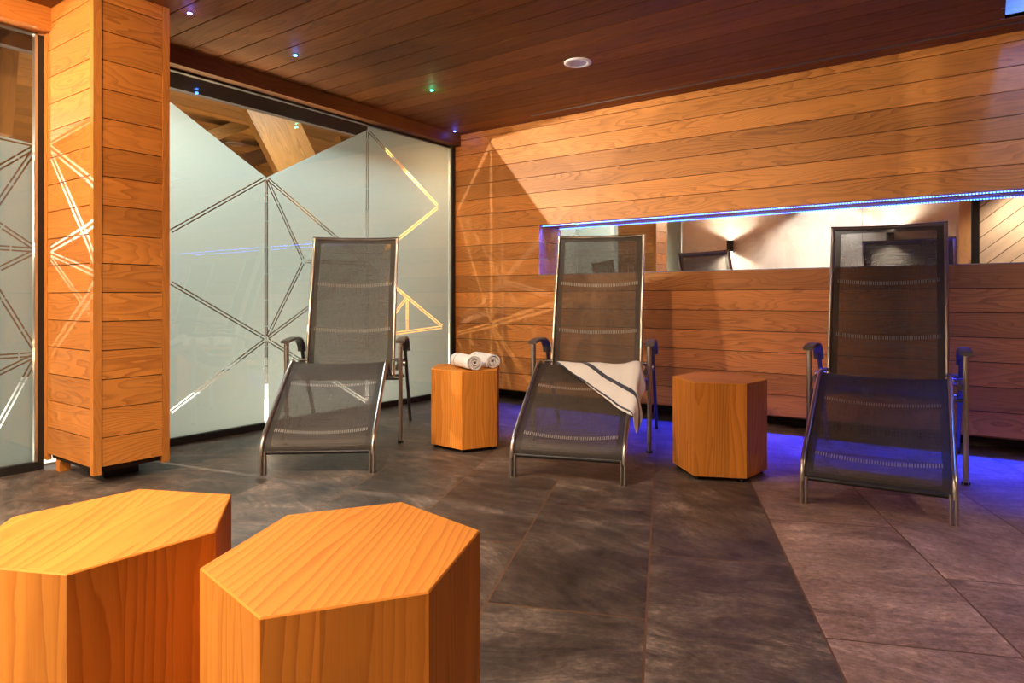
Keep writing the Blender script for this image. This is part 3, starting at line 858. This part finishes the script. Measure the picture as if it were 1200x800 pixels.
# ------------------------------------------------------------------ draped towel on the middle recliner
def drape():
    R = crom(REST, 10); L = [0]
    for a, b in zip(R, R[1:]): L.append(L[-1]+(b-a).length)
    knee = min(range(len(R)), key=lambda k: abs(R[k].x-.60)); s_k = L[knee]
    def on(s):          # point and upward normal at distance s in front of (below) the knee
        q = s_k-s
        for i in range(len(L)-1):
            if L[i] <= q <= L[i+1]:
                f = (q-L[i])/(L[i+1]-L[i]); p = R[i].lerp(R[i+1], f); d = (R[i+1]-R[i]).normalized(); return p, Vector((-d.y, d.x))
        return R[0], Vector((-1, 0))
    nu, nv = 46, 30; rows = []; uvs = []
    U0, U1 = -.18, .425; KD = 1.0
    for i in range(nu+1):
        u = U0+(U1-U0)*i/nu
        edge = HW+.020
        smax = max(.004, (u-U0)*KD) if u < edge else (edge-U0)*KD-(u-edge)*.15
        smin = -.20+(.0 if u < 0 else 0)
        row = []; ru = []
        for j in range(nv+1):
            s = smin+(smax-smin)*j/nv
            p, nr = on(s); off = .010+.003*math.sin(u*30+s*8)+.003*math.sin(s*26+1)+.016*min(1, max(0, (u-.22)/.06))
            if u <= edge:
                x = u; yy = p.x+nr.x*off; zz = p.y+nr.y*off
            else:
                h = u-edge; r = .022; a = min(h/r, math.pi/2)
                x = edge+r*math.sin(a)+.010*math.sin(s*24)*min(1, h/.08)+.22*max(0, h-.03)
                dr = r*(1-math.cos(a))+max(0, h-r*math.pi/2)
                yy = p.x+nr.x*off-.10*h; zz = p.y+nr.y*off-dr*.9
            row.append((x, yy, zz))
            # distance from the diagonal hem
            ru.append(((u-U0)*.681-s*.732+.0, s))
        rows.append(row); uvs.append(ru)
    mb = MB(); mb.grid(rows, lambda a, b: uvs[a][b])
    r = recs[1]
    o = mb.build('draped_towel', M['terry_drape'])
    o.location = r.location; o.rotation_euler = r.rotation_euler
    m = o.modifiers.new('thick', 'SOLIDIFY'); m.thickness = .006; m.offset = 1
    m = o.modifiers.new('sub', 'SUBSURF'); m.levels = 1; m.render_levels = 1
    tag(o, 'white towel with a navy stripe draped over the middle recliner', 'towel')
drape()

# ------------------------------------------------------------------ rolled towels
def roll(p, q, r, label, seed):
    p, q = Vector(p), Vector(q); ax = (q-p).normalized(); L = (q-p).length; side = Vector((-ax.y, ax.x, 0)); up = Vector((0, 0, 1))
    rnd = random.Random(seed); th = .011; turns = 3.2; n = int(turns*26); outer = []; inner = []
    for k in range(n+1):
        a = 2*math.pi*turns*k/n; R = .012+(r-.012)*k/n; wob = 1+.05*math.sin(a*1.7+seed)
        fx, fz = 1.06, .94
        for lst, rr in ((outer, R*wob), (inner, max(.003, R*wob-th))):
            lst.append(side*(rr*math.cos(a+2.6)*fx)+up*(rr*math.sin(a+2.6)*fz))
    lo = min(v.z for v in outer); mid = (p+q)/2
    base = Vector((p.x, p.y, p.z-lo+.001))
    mb = MB(); sect = [(0, .7), (.006, .96), (.014, 1), (.06, 1), (.066, 1), (L-.014, 1), (L-.006, .96), (L, .7)]
    prof = outer+inner[::-1]
    cen = [(outer[min(i, n)]+inner[min(i, n)])/2 if i <= n else (outer[2*n+1-i]+inner[2*n+1-i])/2 for i in range(2*n+2)]
    rows = [[base+ax*s+cen[i]+(prof[i]-cen[i])*k for i in range(len(prof))] for s, k in sect]
    mb.grid(rows, lambda a, b: (sect[a][0], b*.01), close=True)
    for idx in (0, -1):
        row = rows[idx]
        for i in range(n):
            f = [row[i], row[i+1], row[2*n-i], row[2*n+1-i]]
            mb.face(f if idx == 0 else f[::-1], [(.5, 0)]*4, .5, 0, True)
    o = mb.build('rolled_towel', M['terry_roll'], None, tuple(Vector((mid.x, mid.y, p.z))))
    tag(o, label, 'towel', 'rolled towels on the stool')
zt = .477
D = Vector((.80, -.42, 0)).normalized()
f1 = Vector((-2.470, 3.075, zt)); f2 = Vector((-2.455, 3.235, zt))
roll(f1-D*.27, f1, .052, 'white rolled towel nearer the left recliner, front one of two', 1)
roll(f2-D*.27, f2, .052, 'white rolled towel behind the front one, nearer the plank wall', 4)
